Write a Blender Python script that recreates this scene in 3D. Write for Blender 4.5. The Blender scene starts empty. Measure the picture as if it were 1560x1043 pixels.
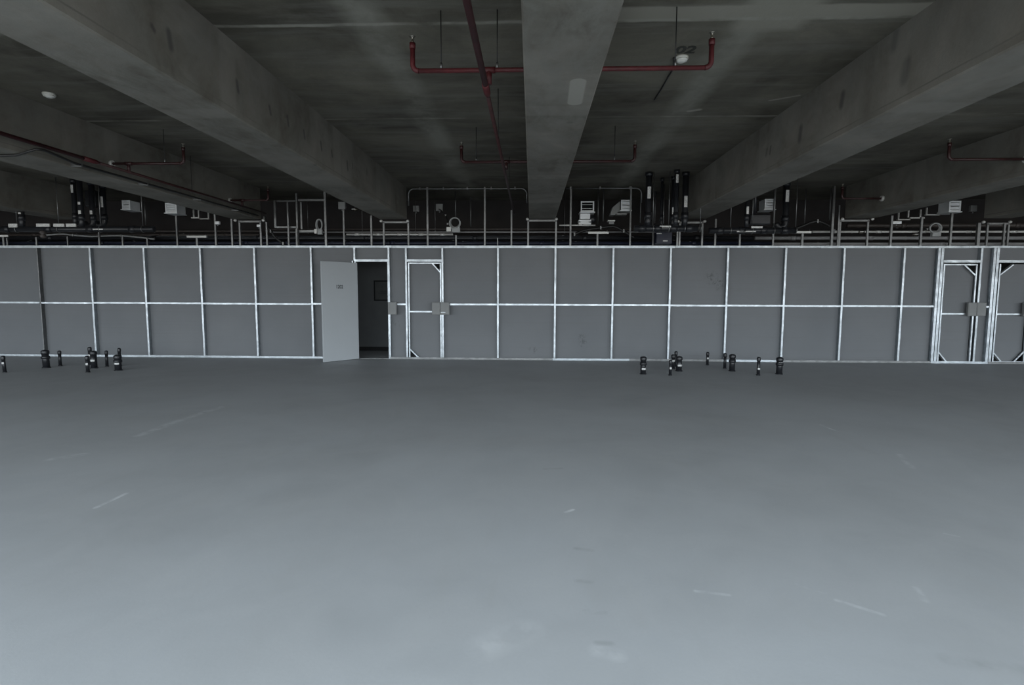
import bpy, math, random
from mathutils import Vector, Matrix
random.seed(7)
SC = bpy.context.scene
COL = SC.collection

# ------------------------------------------------------------------ camera, sky, exposure
D = 11.7          # distance from the camera to the face of the stud partition
CAM_H = 1.43
F_PX = 830.0
cam_data = bpy.data.cameras.new('camera')
cam = bpy.data.objects.new('camera', cam_data)
COL.objects.link(cam)
SC.camera = cam
cam_data.sensor_fit = 'HORIZONTAL'
cam_data.sensor_width = 36.0
cam_data.lens = 36.0 * F_PX / 1560.0
cam_data.clip_start, cam_data.clip_end = 0.05, 300.0
pitch, yaw, roll = math.atan(74.5 / F_PX), math.atan(30 / F_PX), math.radians(0.2)
fwd = Vector((-math.sin(yaw) * math.cos(pitch), math.cos(yaw) * math.cos(pitch), -math.sin(pitch)))
right = Vector((math.cos(yaw), math.sin(yaw), 0))
up = right.cross(fwd)
r2 = right * math.cos(roll) + up * math.sin(roll)
u2 = up * math.cos(roll) - right * math.sin(roll)
M = Matrix((r2, u2, -fwd)).transposed().to_4x4()
M.translation = (0, 0, CAM_H)
cam.matrix_world = M

SC.view_settings.view_transform = 'Standard'
SC.view_settings.look = 'None'
SC.view_settings.gamma = 1.0
SC.view_settings.use_curve_mapping = False
SC.view_settings.exposure = 0.0

world = bpy.data.worlds.new('overcast_sky')
SC.world = world
world.use_nodes = True
wn, wl = world.node_tree.nodes, world.node_tree.links
wn.clear()
w_out = wn.new('ShaderNodeOutputWorld')
w_bg = wn.new('ShaderNodeBackground')
w_tc = wn.new('ShaderNodeTexCoord')
w_sep = wn.new('ShaderNodeSeparateXYZ')
w_ramp = wn.new('ShaderNodeValToRGB')
w_map = wn.new('ShaderNodeMapRange')
wl.new(w_tc.outputs['Generated'], w_sep.inputs[0])
wl.new(w_sep.outputs['Z'], w_map.inputs['Value'])
w_map.inputs['From Min'].default_value = -1.0
w_map.inputs['From Max'].default_value = 1.0
wl.new(w_map.outputs[0], w_ramp.inputs[0])
cr = w_ramp.color_ramp
cr.elements[0].position, cr.elements[0].color = 0.0, (0.135, 0.128, 0.115, 1)     # city below
cr.elements[1].position, cr.elements[1].color = 1.0, (0.96, 1.11, 1.25, 1)       # overcast: brightest overhead
e = cr.elements.new(0.49); e.color = (0.19, 0.187, 0.178, 1)
e = cr.elements.new(0.53); e.color = (0.415, 0.455, 0.485, 1)
e = cr.elements.new(0.75); e.color = (0.70, 0.815, 0.905, 1)
wl.new(w_ramp.outputs[0], w_bg.inputs['Color'])
w_bg.inputs['Strength'].default_value = 14.4
wl.new(w_bg.outputs[0], w_out.inputs[0])

# daylight comes in through the long window strip behind the camera; this is only its sampling portal
WIN_Y, WIN_TOP = -3.0, 3.5
pl = bpy.data.lights.new('window_portal', 'AREA')
pl.shape = 'RECTANGLE'; pl.size = 53.5; pl.size_y = WIN_TOP - 0.1
pl.cycles.is_portal = True
po = bpy.data.objects.new('window_portal', pl); COL.objects.link(po)
po.location = (0, WIN_Y, WIN_TOP / 2)
po.rotation_euler = (math.radians(90), 0, 0)

# ------------------------------------------------------------------ materials
def nt(name):
    m = bpy.data.materials.new(name); m.use_nodes = True
    n = m.node_tree.nodes; n.clear()
    out = n.new('ShaderNodeOutputMaterial'); b = n.new('ShaderNodeBsdfPrincipled')
    m.node_tree.links.new(b.outputs[0], out.inputs[0])
    return m, n, m.node_tree.links, b

class G:
    """small helper to wire math nodes"""
    def __init__(s, n, l): s.n, s.l = n, l
    def m(s, op, a, b=None, c=None, clamp=False):
        k = s.n.new('ShaderNodeMath'); k.operation = op; k.use_clamp = clamp
        for i, v in enumerate((a, b, c)):
            if v is None: continue
            if isinstance(v, (int, float)): k.inputs[i].default_value = v
            else: s.l.new(v, k.inputs[i])
        return k.outputs[0]
    def pos(s):
        t = s.n.new('ShaderNodeTexCoord'); return t.outputs['Object']
    def xyz(s, v):
        k = s.n.new('ShaderNodeSeparateXYZ'); s.l.new(v, k.inputs[0]); return k.outputs
    def scale(s, v, sc):
        k = s.n.new('ShaderNodeMapping'); k.inputs['Scale'].default_value = sc
        s.l.new(v, k.inputs['Vector']); return k.outputs[0]
    def noise(s, v, sc, detail=4, rough=.55, dist=0):
        k = s.n.new('ShaderNodeTexNoise'); k.inputs['Scale'].default_value = sc
        k.inputs['Detail'].default_value = detail; k.inputs['Roughness'].default_value = rough
        k.inputs['Distortion'].default_value = dist
        s.l.new(v, k.inputs['Vector']); return k.outputs['Fac']
    def rng(s, v, a, b, c=0., d=1.):
        k = s.n.new('ShaderNodeMapRange'); k.inputs[1].default_value = a; k.inputs[2].default_value = b
        k.inputs[3].default_value = c; k.inputs[4].default_value = d
        s.l.new(v, k.inputs[0]); return k.outputs[0]
    def mix(s, fac, a, b):
        k = s.n.new('ShaderNodeMix'); k.data_type = 'RGBA'
        for i, v in ((0, fac), (6, a), (7, b)):
            if isinstance(v, (int, float)): k.inputs[i].default_value = v
            elif isinstance(v, tuple): k.inputs[i].default_value = (*v, 1)
            else: s.l.new(v, k.inputs[i])
        return k.outputs[2]
    def bump(s, hgt, strength, dist, bsdf):
        k = s.n.new('ShaderNodeBump'); k.inputs['Strength'].default_value = strength
        k.inputs['Distance'].default_value = dist
        s.l.new(hgt, k.inputs['Height']); s.l.new(k.outputs[0], bsdf.inputs['Normal'])
    def band(s, c, centre, half, soft, wob=None):
        """1 inside |c-centre|<half with a soft edge"""
        d = s.m('SUBTRACT', c, centre)
        if wob is not None: d = s.m('ADD', d, wob)
        d = s.m('ABSOLUTE', d)
        return s.rng(d, half + soft, half, 0, 1)
    def seg(s, x, y, p0, p1, half, soft):
        """1 close to the straight stroke p0-p1 in the xy plane"""
        dx, dy = p1[0] - p0[0], p1[1] - p0[1]; L2 = dx * dx + dy * dy
        ax = s.m('SUBTRACT', x, p0[0]); ay = s.m('SUBTRACT', y, p0[1])
        t = s.m('DIVIDE', s.m('ADD', s.m('MULTIPLY', ax, dx), s.m('MULTIPLY', ay, dy)), L2, clamp=True)
        ex = s.m('SUBTRACT', ax, s.m('MULTIPLY', t, dx)); ey = s.m('SUBTRACT', ay, s.m('MULTIPLY', t, dy))
        d = s.m('SQRT', s.m('ADD', s.m('MULTIPLY', ex, ex), s.m('MULTIPLY', ey, ey)))
        return s.rng(d, half + soft, half, 0, 1)

def plain(name, col, rough=.5, metal=0., var=.15, nsc=8., bump=0., bsc=40.):
    m, n, l, b = nt(name); g = G(n, l); p = g.pos()
    nz = g.rng(g.noise(p, nsc, 5), .3, .7)
    c0 = tuple(c * (1 - var) for c in col); c1 = tuple(min(1, c * (1 + var)) for c in col)
    l.new(g.mix(nz, c0, c1), b.inputs['Base Color'])
    b.inputs['Roughness'].default_value = rough; b.inputs['Metallic'].default_value = metal
    if bump: g.bump(g.noise(p, bsc, 3), bump, .01, b)
    return m

def mat_floor():
    m, n, l, b = nt('painted_concrete_floor'); g = G(n, l); p = g.pos(); x, y, z = g.xyz(p)
    big = g.rng(g.noise(p, .45, 4, .6, .5), .38, .62); mid = g.rng(g.noise(p, 1.8, 6, .65, .6), .38, .62)
    fine = g.rng(g.noise(p, 60, 4, .7), .3, .7)
    c = g.mix(big, (.428, .440, .452), (.490, .506, .524))
    c = g.mix(g.m('MULTIPLY', mid, .35), c, (.53, .537, .545))
    c = g.mix(g.m('MULTIPLY', fine, .18), c, (.40, .408, .415))
    st = g.noise(g.scale(p, (1.1, .35, 1)), 3.5, 5, .6, .8)                     # dull trodden patches
    c = g.mix(g.m('MULTIPLY', g.rng(st, .56, .74), .22), c, (.43, .43, .425))
    # scuffs and chalk strokes
    patchy = g.rng(g.noise(p, 9, 3), .35, .6)
    for p0, p1, hw, sf, a in FLOOR_STROKES:
        k = g.m('MULTIPLY', g.seg(x, y, p0, p1, hw, sf), a)
        c = g.mix(g.m('MULTIPLY', k, patchy), c, (.75, .76, .77))
    for p0, p1, hw, sf, a in FLOOR_DARKS:
        k = g.m('MULTIPLY', g.seg(x, y, p0, p1, hw, sf), a)
        c = g.mix(g.m('MULTIPLY', k, patchy), c, (.16, .165, .17))
    vor = n.new('ShaderNodeTexVoronoi'); vor.inputs['Scale'].default_value = 1.1; l.new(p, vor.inputs['Vector'])
    c = g.mix(g.m('MULTIPLY', g.rng(vor.outputs['Distance'], .016, .008), .7), c, (.8, .8, .8))
    l.new(c, b.inputs['Base Color'])
    b.inputs['Roughness'].default_value = .55
    b.inputs['Specular IOR Level'].default_value = .35
    hgt = g.m('ADD', g.m('MULTIPLY', fine, .25), g.noise(p, 5, 5))
    g.bump(hgt, .045, .02, b)
    return m

def mat_slab():
    m, n, l, b = nt('raw_concrete_slab'); g = G(n, l); p = g.pos(); x, y, z = g.xyz(p)
    big = g.rng(g.noise(g.scale(p, (.8, 1, 1)), .9, 5, .62, .4), .36, .64); mid = g.rng(g.noise(g.scale(p, (.5, 1.6, 1)), 2.6, 6, .68, .6), .36, .64)
    fine = g.rng(g.noise(p, 45, 4, .7), .3, .7)
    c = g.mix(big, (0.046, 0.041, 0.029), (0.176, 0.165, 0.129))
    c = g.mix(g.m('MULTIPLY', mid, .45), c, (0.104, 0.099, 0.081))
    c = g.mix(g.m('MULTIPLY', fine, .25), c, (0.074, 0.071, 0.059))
    streak = g.rng(g.noise(g.scale(p, (.35, 2.6, 1)), 2.0, 4, .65), .50, .66)
    c = g.mix(g.m('MULTIPLY', streak, .40), c, (.175, .17, .152))
    wob = g.m('MULTIPLY', g.m('SUBTRACT', g.noise(p, 1.7, 4, .7), .5), .16)
    wobs = g.m('MULTIPLY', g.m('SUBTRACT', g.noise(p, 2.5, 3, .6), .5), .05)
    patch = g.rng(g.noise(p, 1.3, 5, .65), .38, .60, .12, 1)
    for cx in STRIP_X:                                                          # lime runs along the bay
        k = g.m('MULTIPLY', g.band(x, cx, .07, .16, wob), .85)
        c = g.mix(g.m('MULTIPLY', k, patch), c, (0.231, 0.228, 0.194))
    k = g.m('MULTIPLY', g.band(y, 4.62, .085, .03, wobs), g.rng(x, .2, .9))      # wide pale pour band, right of centre
    c = g.mix(g.m('MULTIPLY', k, .92), c, (0.265, 0.255, 0.215))
    kk = g.m('MULTIPLY', g.band(y, 4.50, .38, .10, wobs), g.band(x, 1.95, .22, .12, wob))
    c = g.mix(g.m('MULTIPLY', kk, .9), c, (0.246, 0.237, 0.199))
    for cy, hw, a in ((4.735, .014, .8), (7.20, .016, .62), (9.75, .016, .3)):    # formwork joints
        c = g.mix(g.m('MULTIPLY', g.band(y, cy, hw, .02, wobs), g.m('MULTIPLY', patch, a)), c, (0.315, 0.308, 0.265))
    c = g.mix(g.m('MULTIPLY', g.seg(x, y, (1.92, 7.0), (2.02, 6.95), .02, .03), .6), c, (0.394, 0.379, 0.331))
    c = g.mix(g.m('MULTIPLY', g.seg(x, y, (2.75, 6.65), (3.0, 6.5), .012, .02), .5), c, (0.394, 0.379, 0.331))
    l.new(c, b.inputs['Base Color'])
    b.inputs['Roughness'].default_value = .85
    g.bump(g.m('ADD', g.noise(p, 6, 6, .6), g.m('MULTIPLY', fine, .3)), .18, .02, b)
    return m

def mat_beam():
    m, n, l, b = nt('cast_concrete_beam'); g = G(n, l); p = g.pos(); x, y, z = g.xyz(p)
    big = g.rng(g.noise(p, 1.1, 5, .62, .4), .36, .64)
    mid = g.rng(g.noise(g.scale(p, (3, 1.2, 1)), 2.2, 6, .68, .6), .36, .64)
    fine = g.rng(g.noise(p, 50, 4, .7), .3, .7)
    c = g.mix(big, (0.087, 0.079, 0.062), (0.204, 0.191, 0.165))
    c = g.mix(g.m('MULTIPLY', mid, .62), c, (0.170, 0.170, 0.152))
    c = g.mix(g.m('MULTIPLY', fine, .22), c, (0.111, 0.106, 0.092))
    patch = g.rng(g.noise(g.scale(p, (2.5, 1, 2.5)), 1.6, 4, .6), .55, .63)      # trowelled repair patches
    c = g.mix(g.m('MULTIPLY', patch, .25), c, (0.218, 0.213, 0.187))
    vor = n.new('ShaderNodeTexVoronoi'); vor.inputs['Scale'].default_value = 1.5
    l.new(g.scale(p, (1, 1, .55)), vor.inputs['Vector'])
    hole = g.m('MULTIPLY', g.rng(vor.outputs['Distance'], .075, .03), g.rng(g.noise(p, 1.1, 2), .45, .55))
    c = g.mix(g.m('MULTIPLY', hole, .6), c, (0.053, 0.051, 0.048))
    for bx, sgn, marks in BEAM_MARKS:
        face = g.band(x, bx, .03, .01)
        for q0, q1, r in marks:
            k = g.m('MULTIPLY', g.seg(y, z, q0, q1, r * .4, r), face)
            c = g.mix(g.m('MULTIPLY', k, .7), c, (0.042, 0.042, 0.039))
    # the bright filler patch on the middle beam and pale lift lines
    k = g.seg(x, y, (.335, 4.25), (.345, 4.70), .055, .012)
    c = g.mix(g.m('MULTIPLY', g.m('MULTIPLY', k, g.rng(z, 3.05, 3.02)), .85), c, (0.291, 0.284, 0.253))
    wobs = g.m('MULTIPLY', g.m('SUBTRACT', g.noise(p, 2.5, 3, .6), .5), .08)
    for cy in (4.9, 7.6, 9.6):
        c = g.mix(g.m('MULTIPLY', g.band(y, cy, .10, .05, wobs), .28), c, (0.235, 0.228, 0.202))
    c = g.mix(g.m('MULTIPLY', g.band(z, 3.075, .003, .006, g.m('MULTIPLY', wobs, .25)), g.m('MULTIPLY', big, .55)), c, (0.069, 0.066, 0.059))
    l.new(c, b.inputs['Base Color'])
    b.inputs['Roughness'].default_value = .82
    g.bump(g.m('ADD', g.noise(p, 7, 6, .6), g.m('MULTIPLY', fine, .3)), .15, .02, b)
    return m

def mat_board():
    m, n, l, b = nt('grey_gypsum_board'); g = G(n, l); p = n.new('ShaderNodeNewGeometry').outputs['Position']; x, y, z = g.xyz(p)
    big = g.rng(g.noise(p, .8, 4), .3, .7); fine = g.rng(g.noise(p, 70, 3, .7), .3, .7)
    rib = g.noise(g.scale(p, (.25, 1, 16)), 1.6, 3, .6)
    c = g.mix(big, (.165, .174, .185), (.190, .197, .206))
    c = g.mix(g.m('MULTIPLY', g.rng(rib, .52, .68), .20), c, (.155, .155, .155))
    c = g.mix(g.m('MULTIPLY', fine, .12), c, (.145, .148, .152))
    sm = g.rng(g.noise(p, 16, 4, .7), .50, .62)
    for q0, q1, r in SMUDGES:
        k = g.m('MULTIPLY', g.seg(x, z, q0, q1, r * .3, r), sm)
        c = g.mix(g.m('MULTIPLY', k, .7), c, (.09, .092, .095))
    l.new(c, b.inputs['Base Color'])
    b.inputs['Roughness'].default_value = .75
    g.bump(g.m('ADD', rib, g.m('MULTIPLY', fine, .3)), .08, .01, b)
    return m

def mat_galv(name='galvanised_steel', base=(.50, .54, .57), rough=.36, bump=.45):
    m, n, l, b = nt(name); g = G(n, l); p = g.pos()
    sp = g.rng(g.noise(p, 9, 5, .7), .3, .7)
    l.new(g.mix(sp, tuple(c * .66 for c in base), base), b.inputs['Base Color'])
    b.inputs['Metallic'].default_value = .9
    l.new(g.rng(g.noise(p, 5, 4), .3, .7, rough - .08, rough + .12), b.inputs['Roughness'])
    g.bump(g.noise(p, 3.2, 4, .6), bump, .02, b)
    return m

FLOOR_STROKES = [
    ((-2.895, 3.415, 0.000)[:2], (-2.885, 3.679, 0.000)[:2], .010, .012, .75),
    ((-3.929, 5.222, 0.000)[:2], (-3.931, 5.545, 0.000)[:2], .02, .05, .45),
    ((-3.954, 5.631, 0.000)[:2], (-3.898, 6.590, 0.000)[:2], .02, .06, .40),
    ((-4.109, 4.428, 0.000)[:2], (-3.967, 4.570, 0.000)[:2], .02, .05, .35),
    ((1.325, 2.631, 0.000)[:2], (1.417, 2.564, 0.000)[:2], .006, .012, .5),
    ((1.442, 2.497, 0.000)[:2], (1.585, 2.387, 0.000)[:2], .006, .012, .55),
    ((0.802, 2.549, 0.000)[:2], (0.949, 2.521, 0.000)[:2], .005, .012, .5),
    ((3.190, 6.023, 0.000)[:2], (3.217, 5.736, 0.000)[:2], .008, .015, .5),
    ((3.315, 4.920, 0.000)[:2], (3.173, 4.541, 0.000)[:2], .008, .03, .4),
    ((2.494, 3.254, 0.000)[:2], (2.545, 3.220, 0.000)[:2], .006, .01, .5),
    ((0.232, 3.478, 0.000)[:2], (0.283, 3.524, 0.000)[:2], .008, .01, .8),
    ((-0.178, 2.090, 0.000)[:2], (-0.019, 2.205, 0.000)[:2], .01, .09, .3),
    ((0.273, 2.088, 0.000)[:2], (0.348, 2.059, 0.000)[:2], .01, .04, .35),
    ((1.891, 2.625, 0.000)[:2], (1.857, 2.509, 0.000)[:2], .004, .02, .4),
]
FLOOR_DARKS = [
    ((0.260, 2.969, 0.000)[:2], (0.346, 2.949, 0.000)[:2], .006, .02, .22),
    ((0.238, 2.616, 0.000)[:2], (0.303, 2.612, 0.000)[:2], .006, .02, .22),
    ((0.255, 2.356, 0.000)[:2], (0.334, 2.350, 0.000)[:2], .006, .018, .22),
    ((0.279, 2.134, 0.000)[:2], (0.332, 2.132, 0.000)[:2], .006, .018, .22),
    ((0.115, 4.363, 0.000)[:2], (0.251, 4.386, 0.000)[:2], .008, .02, .2),
    ((1.648, 2.086, 0.000)[:2], (1.896, 2.039, 0.000)[:2], .01, .04, .2),
]
STRIP_X = (-1.38, 1.80)
BEAM_MARKS = [
    (-2.69, 1, [((4.11, 3.34), (4.13, 3.24), 0.030), ((3.93, 3.30), (3.95, 3.28), 0.020), ((5.04, 3.34), (5.06, 3.26), 0.025), ((5.66, 3.32), (5.68, 3.26), 0.025), ((6.07, 3.35), (6.09, 3.27), 0.025), ((6.50, 3.32), (6.52, 3.25), 0.025), ((6.85, 2.98), (6.87, 2.94), 0.040), ((8.01, 3.32), (8.03, 3.22), 0.030), ((8.24, 3.35), (8.26, 3.29), 0.020), ((7.02, 3.33), (7.04, 3.25), 0.025), ((7.39, 3.32), (7.41, 3.26), 0.025)]),
    (3.07, 1, [((6.56, 3.33), (6.58, 3.21), 0.045), ((7.47, 3.32), (7.49, 3.26), 0.030), ((7.35, 3.33), (7.37, 3.25), 0.020), ((5.72, 3.41), (5.74, 3.31), 0.040), ((4.79, 3.33), (4.81, 3.21), 0.050), ((4.95, 3.64), (4.97, 3.54), 0.050)])]
SMUDGES = [((3.80, 1.78), (3.97, 1.66), .14), ((1.08, .50), (1.12, .35), .09), ((.0, .25), (.1, .2), .08),
           ((9.2, .9), (9.25, .85), .05), ((-3.0, .8), (-2.9, .75), .06)]

MT = dict(
    floor=mat_floor(), slab=mat_slab(), beam=mat_beam(), board=mat_board(),
    galv=mat_galv(), rod=mat_galv('dull_galvanised_strut', (.26, .265, .265), .46, .2),
    plaster=plain('grey_plaster', (.13, .137, .14), .85, 0, .12, 2., .1),
    rough=plain('dark_wall_band', (.024, .021, .021), .9, 0, .2, 3., .1),
    leaf=plain('pale_grey_door_paint', (.48, .505, .525), .42, 0, .02, 1.5),
    ink=plain('black_ink', (.02, .02, .022), .6, 0, .1),
    spray=plain('black_spray_paint', (.03, .03, .025), .8, 0, .3, 12),
    red=plain('red_pipe_paint', (.062, .006, .008), .6, 0, .35, 9),
    red_dark=plain('dark_red_pipe', (.030, .008, .008), .5, 0, .35, 9),  # darker red for the farther mains and branches
    brass=plain('sprinkler_brass', (.25, .235, .20), .4, .9, .1),
    pvc=plain('black_pvc', (.014, .015, .018), .38, 0, .2, 6),
    navy=plain('navy_insulation', (.010, .013, .030), .5, 0, .25, 6),
    tag=plain('white_tape', (.60, .60, .58), .6, 0, .25, 60),
    grey_pipe=plain('grey_pipe_paint', (.26, .26, .265), .45, 0, .12, 6),
    dark_pipe=plain('brown_pipe', (.055, .046, .042), .5, 0, .25, 6),
    vent=plain('white_sheet_metal', (.80, .82, .83), .40, 0., .06, 6),
    dark=plain('dark_opening', (.012, .012, .013), .8, 0, .2),
    plastic=plain('white_plastic', (.62, .62, .58), .4, 0, .05),
    box=plain('grey_steel_box', (.215, .22, .218), .5, 0, .06, 4),
    cable=plain('black_cable', (.012, .012, .012), .5, 0, .2),
    hose=plain('grey_hose', (.30, .31, .31), .55, 0, .12),
    notice=plain('dark_notice_sheet', (.085, .09, .088), .7, 0, .15, 9),
    alu=plain('window_aluminium', (.30, .31, .32), .4, .8, .05),
    channel=plain('pale_steel_channel', (.62, .62, .60), .45, .3, .1),
)

# ------------------------------------------------------------------ mesh helpers
ORG = {}
class MB:
    def __init__(s): s.v, s.f, s.sm = [], [], []
    def poly(s, pts, faces, smooth=False):
        o = len(s.v); s.v += [tuple(p) for p in pts]
        s.f += [tuple(i + o for i in f) for f in faces]; s.sm += [smooth] * len(faces)
        return s
    def box(s, x0, x1, y0, y1, z0, z1):
        p = [(x0, y0, z0), (x1, y0, z0), (x1, y1, z0), (x0, y1, z0), (x0, y0, z1), (x1, y0, z1), (x1, y1, z1), (x0, y1, z1)]
        return s.poly(p, [(0, 3, 2, 1), (4, 5, 6, 7), (0, 1, 5, 4), (1, 2, 6, 5), (2, 3, 7, 6), (3, 0, 4, 7)])
    def prism(s, poly, axis, a, b):
        """extrude a 2D polygon (xz when axis is y, xy when z, yz when x) from a to b"""
        mk = {'y': lambda p, t: (p[0], t, p[1]), 'z': lambda p, t: (p[0], p[1], t), 'x': lambda p, t: (t, p[0], p[1])}[axis]
        n = len(poly); pts = [mk(p, a) for p in poly] + [mk(p, b) for p in poly]
        fs = [tuple(range(n))[::-1], tuple(range(n, 2 * n))] + [(i, (i + 1) % n, n + (i + 1) % n, n + i) for i in range(n)]
        return s.poly(pts, fs)
    def obox(s, c, ux, uy, hx, hy, z0, z1):
        """upright box with horizontal axes ux, uy around centre c"""
        q = [(c[0] + a * hx * ux[0] + b * hy * uy[0], c[1] + a * hx * ux[1] + b * hy * uy[1]) for a, b in ((-1, -1), (1, -1), (1, 1), (-1, 1))]
        return s.prism(q, 'z', z0, z1)
    def tube(s, pts, r, n=12, closed=False, caps=True):
        P = [Vector(p) for p in pts]; N = len(P); R = r if isinstance(r, (list, tuple)) else [r] * N
        ref = None; rings = []
        for i in range(N):
            a = P[i - 1] if (i > 0 or closed) else P[i]; c = P[(i + 1) % N] if (i < N - 1 or closed) else P[i]
            t = (c - a).normalized()
            if ref is None:
                ref = Vector((0, 0, 1)) if abs(t.z) < .9 else Vector((1, 0, 0))
            u = (ref - t * ref.dot(t)).normalized(); ref = u; w = t.cross(u)
            rings.append([P[i] + (u * math.cos(2 * math.pi * k / n) + w * math.sin(2 * math.pi * k / n)) * R[i] for k in range(n)])
        pts2 = [q for rg in rings for q in rg]; fs = []
        for i in range(N if closed else N - 1):
            j = (i + 1) % N
            fs += [(i * n + k, i * n + (k + 1) % n, j * n + (k + 1) % n, j * n + k) for k in range(n)]
        s.poly(pts2, fs, True)
        if caps and not closed:
            o = len(s.v) - len(pts2)
            s.f += [tuple(o + k for k in range(n))[::-1], tuple(o + (N - 1) * n + k for k in range(n))]; s.sm += [False, False]
        return s
    def cyl(s, p0, p1, r, n=14, r1=None): return s.tube([p0, p1], [r, r if r1 is None else r1], n)
    def lathe(s, c, prof, n=20):
        """profile of (radius, z offset) about the vertical axis through c"""
        pts = [(c[0] + r * math.cos(2 * math.pi * k / n), c[1] + r * math.sin(2 * math.pi * k / n), c[2] + z) for r, z in prof for k in range(n)]
        fs = []
        for i in range(len(prof) - 1):
            fs += [(i * n + k, i * n + (k + 1) % n, (i + 1) * n + (k + 1) % n, (i + 1) * n + k) for k in range(n)]
        m = len(prof) - 1
        o = len(s.v); s.poly(pts, fs, True)
        s.f += [tuple(o + k for k in range(n))[::-1], tuple(o + m * n + k for k in range(n))]; s.sm += [False, False]
        return s
    def build(s, name, mat, parent=None, label=None):
        org = Vector(ORG.get(parent.name, (0, 0, 0))) if parent else Vector((0, 0, 0))
        me = bpy.data.meshes.new(name)
        me.from_pydata([tuple(Vector(v) - org) for v in s.v], [], s.f)
        me.polygons.foreach_set('use_smooth', s.sm); me.update()
        import bmesh
        bm = bmesh.new(); bm.from_mesh(me); bmesh.ops.recalc_face_normals(bm, faces=bm.faces); bm.to_mesh(me); bm.free()
        me.materials.append(MT[mat])
        o = bpy.data.objects.new(name, me); COL.objects.link(o)
        if parent: o.parent = parent
        ORG[o.name] = tuple(org)
        if label: o['label'] = label
        return o

def empty(name, loc=(0, 0, 0), kind=None):
    o = bpy.data.objects.new(name, None); o.location = loc; o.empty_display_size = .1
    COL.objects.link(o); ORG[o.name] = tuple(loc)
    if kind: o['kind'] = kind
    return o
def tag(o, label, cat, group=None, kind=None):
    o['label'] = label; o['category'] = cat
    if group: o['group'] = group
    if kind: o['kind'] = kind
    return o
def bevel(o, w=.004, seg=2):
    md = o.modifiers.new('bevel', 'BEVEL'); md.width = w; md.segments = seg; md.limit_method = 'ANGLE'
    return o
def arc(c, r, a0, a1, n, axes):
    """points of an arc about c; axes are two unit vectors"""
    u, w = Vector(axes[0]), Vector(axes[1]); c = Vector(c)
    return [c + (u * math.cos(a0 + (a1 - a0) * i / n) + w * math.sin(a0 + (a1 - a0) * i / n)) * r for i in range(n + 1)]
def text_mesh(name, body, mat, mtx, sx, sy, parent=None, depth=.002, bold=0.0):
    cu = bpy.data.curves.new(name, 'FONT'); cu.body = body; cu.align_x = 'CENTER'; cu.align_y = 'CENTER'; cu.extrude = depth; cu.resolution_u = 3; cu.offset = bold
    t = bpy.data.objects.new(name + '_src', cu); COL.objects.link(t)
    dg = bpy.context.evaluated_depsgraph_get(); me = bpy.data.meshes.new_from_object(t.evaluated_get(dg))
    bpy.data.objects.remove(t); bpy.data.curves.remove(cu)
    xs = [v.co.x for v in me.vertices]; ys = [v.co.y for v in me.vertices]
    w, h_ = max(xs) - min(xs), max(ys) - min(ys); cx, cy = (max(xs) + min(xs)) / 2, (max(ys) + min(ys)) / 2
    org = Vector(ORG.get(parent.name, (0, 0, 0))) if parent else Vector((0, 0, 0))
    for v in me.vertices:
        v.co = mtx @ Vector(((v.co.x - cx) * sx / w, (v.co.y - cy) * sy / h_, v.co.z)) - org
    me.name = name; me.materials.clear(); me.materials.append(MT[mat])
    o = bpy.data.objects.new(name, me); COL.objects.link(o)
    if parent: o.parent = parent
    return o

# ------------------------------------------------------------------ room shell
SLAB = 3.67
XL, XR = -27.0, 27.0
YB = 13.4                                  # far wall of the corridor behind the partition
def struct(o, label=None):
    o['kind'] = 'structure'
    if label: o['label'] = label
    return o
struct(MB().box(XL - .2, XR + .2, WIN_Y - .3, YB + .2, -.25, 0).build('floor', 'floor'), 'pale grey painted concrete floor with faint scuffs')
ceiling = struct(MB().box(XL - .2, XR + .2, WIN_Y - .3, YB + .2, SLAB, SLAB + .25).build('ceiling', 'slab'), 'raw dark concrete ceiling slab with cast beams')
BEAMS = [(-10.40, -9.85), (-6.46, -5.87), (-3.28, -2.69), (-.07, .49), (3.07, 3.65), (6.50, 7.08), (9.31, 9.86), (-13.7, -13.1), (12.7, 13.3), (-17.0, -16.4), (-20.3, -19.7), (-23.6, -23.0), (16.0, 16.6), (19.3, 19.9), (22.6, 23.2)]
BEAM_Z = 3.01
for x0, x1 in BEAMS:
    bm_ = MB().prism([(x0, SLAB + .02), (x0, BEAM_Z + .012), (x0 + .012, BEAM_Z), (x1 - .012, BEAM_Z), (x1, BEAM_Z + .012), (x1, SLAB + .02)], 'y', WIN_Y - .3, D + .075).build('beam', 'beam', ceiling)
struct(MB().box(XL - .2, XL, WIN_Y - .3, YB + .2, 0, SLAB).build('wall_left', 'plaster'))
struct(MB().box(XR, XR + .2, WIN_Y - .3, YB + .2, 0, SLAB).build('wall_right', 'plaster'))
wc = struct(MB().box(XL, XR, YB, YB + .2, 0, 2.6).build('wall_corridor', 'plaster'), 'dark plastered corridor wall behind the stud partition')
MB().box(XL, XR, YB, YB + .2, 2.6, SLAB).build('upper_band', 'rough', wc, 'dark upper band')  # upper part of the wall, coloured much darker than the plaster below
struct(MB().box(XL, XR, YB - .015, YB, 0, .10).build('baseboard_corridor', 'dark'))
struct(MB().box(XL, XR, WIN_Y - .3, WIN_Y, WIN_TOP, SLAB).build('wall_front', 'plaster'))
win = empty('window_1', (0, WIN_Y - .1, 0), 'structure')
fr = MB().box(XL, XR, WIN_Y - .14, WIN_Y - .06, 0, .06).box(XL, XR, WIN_Y - .14, WIN_Y - .06, WIN_TOP - .06, WIN_TOP)
fr.build('frame', 'alu', win)
for i in range(1, 18):
    xx = XL + (XR - XL) * i / 18
    MB().box(xx - .03, xx + .03, WIN_Y - .14, WIN_Y - .06, .06, WIN_TOP - .06).build('mullion', 'alu', win)

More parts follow.
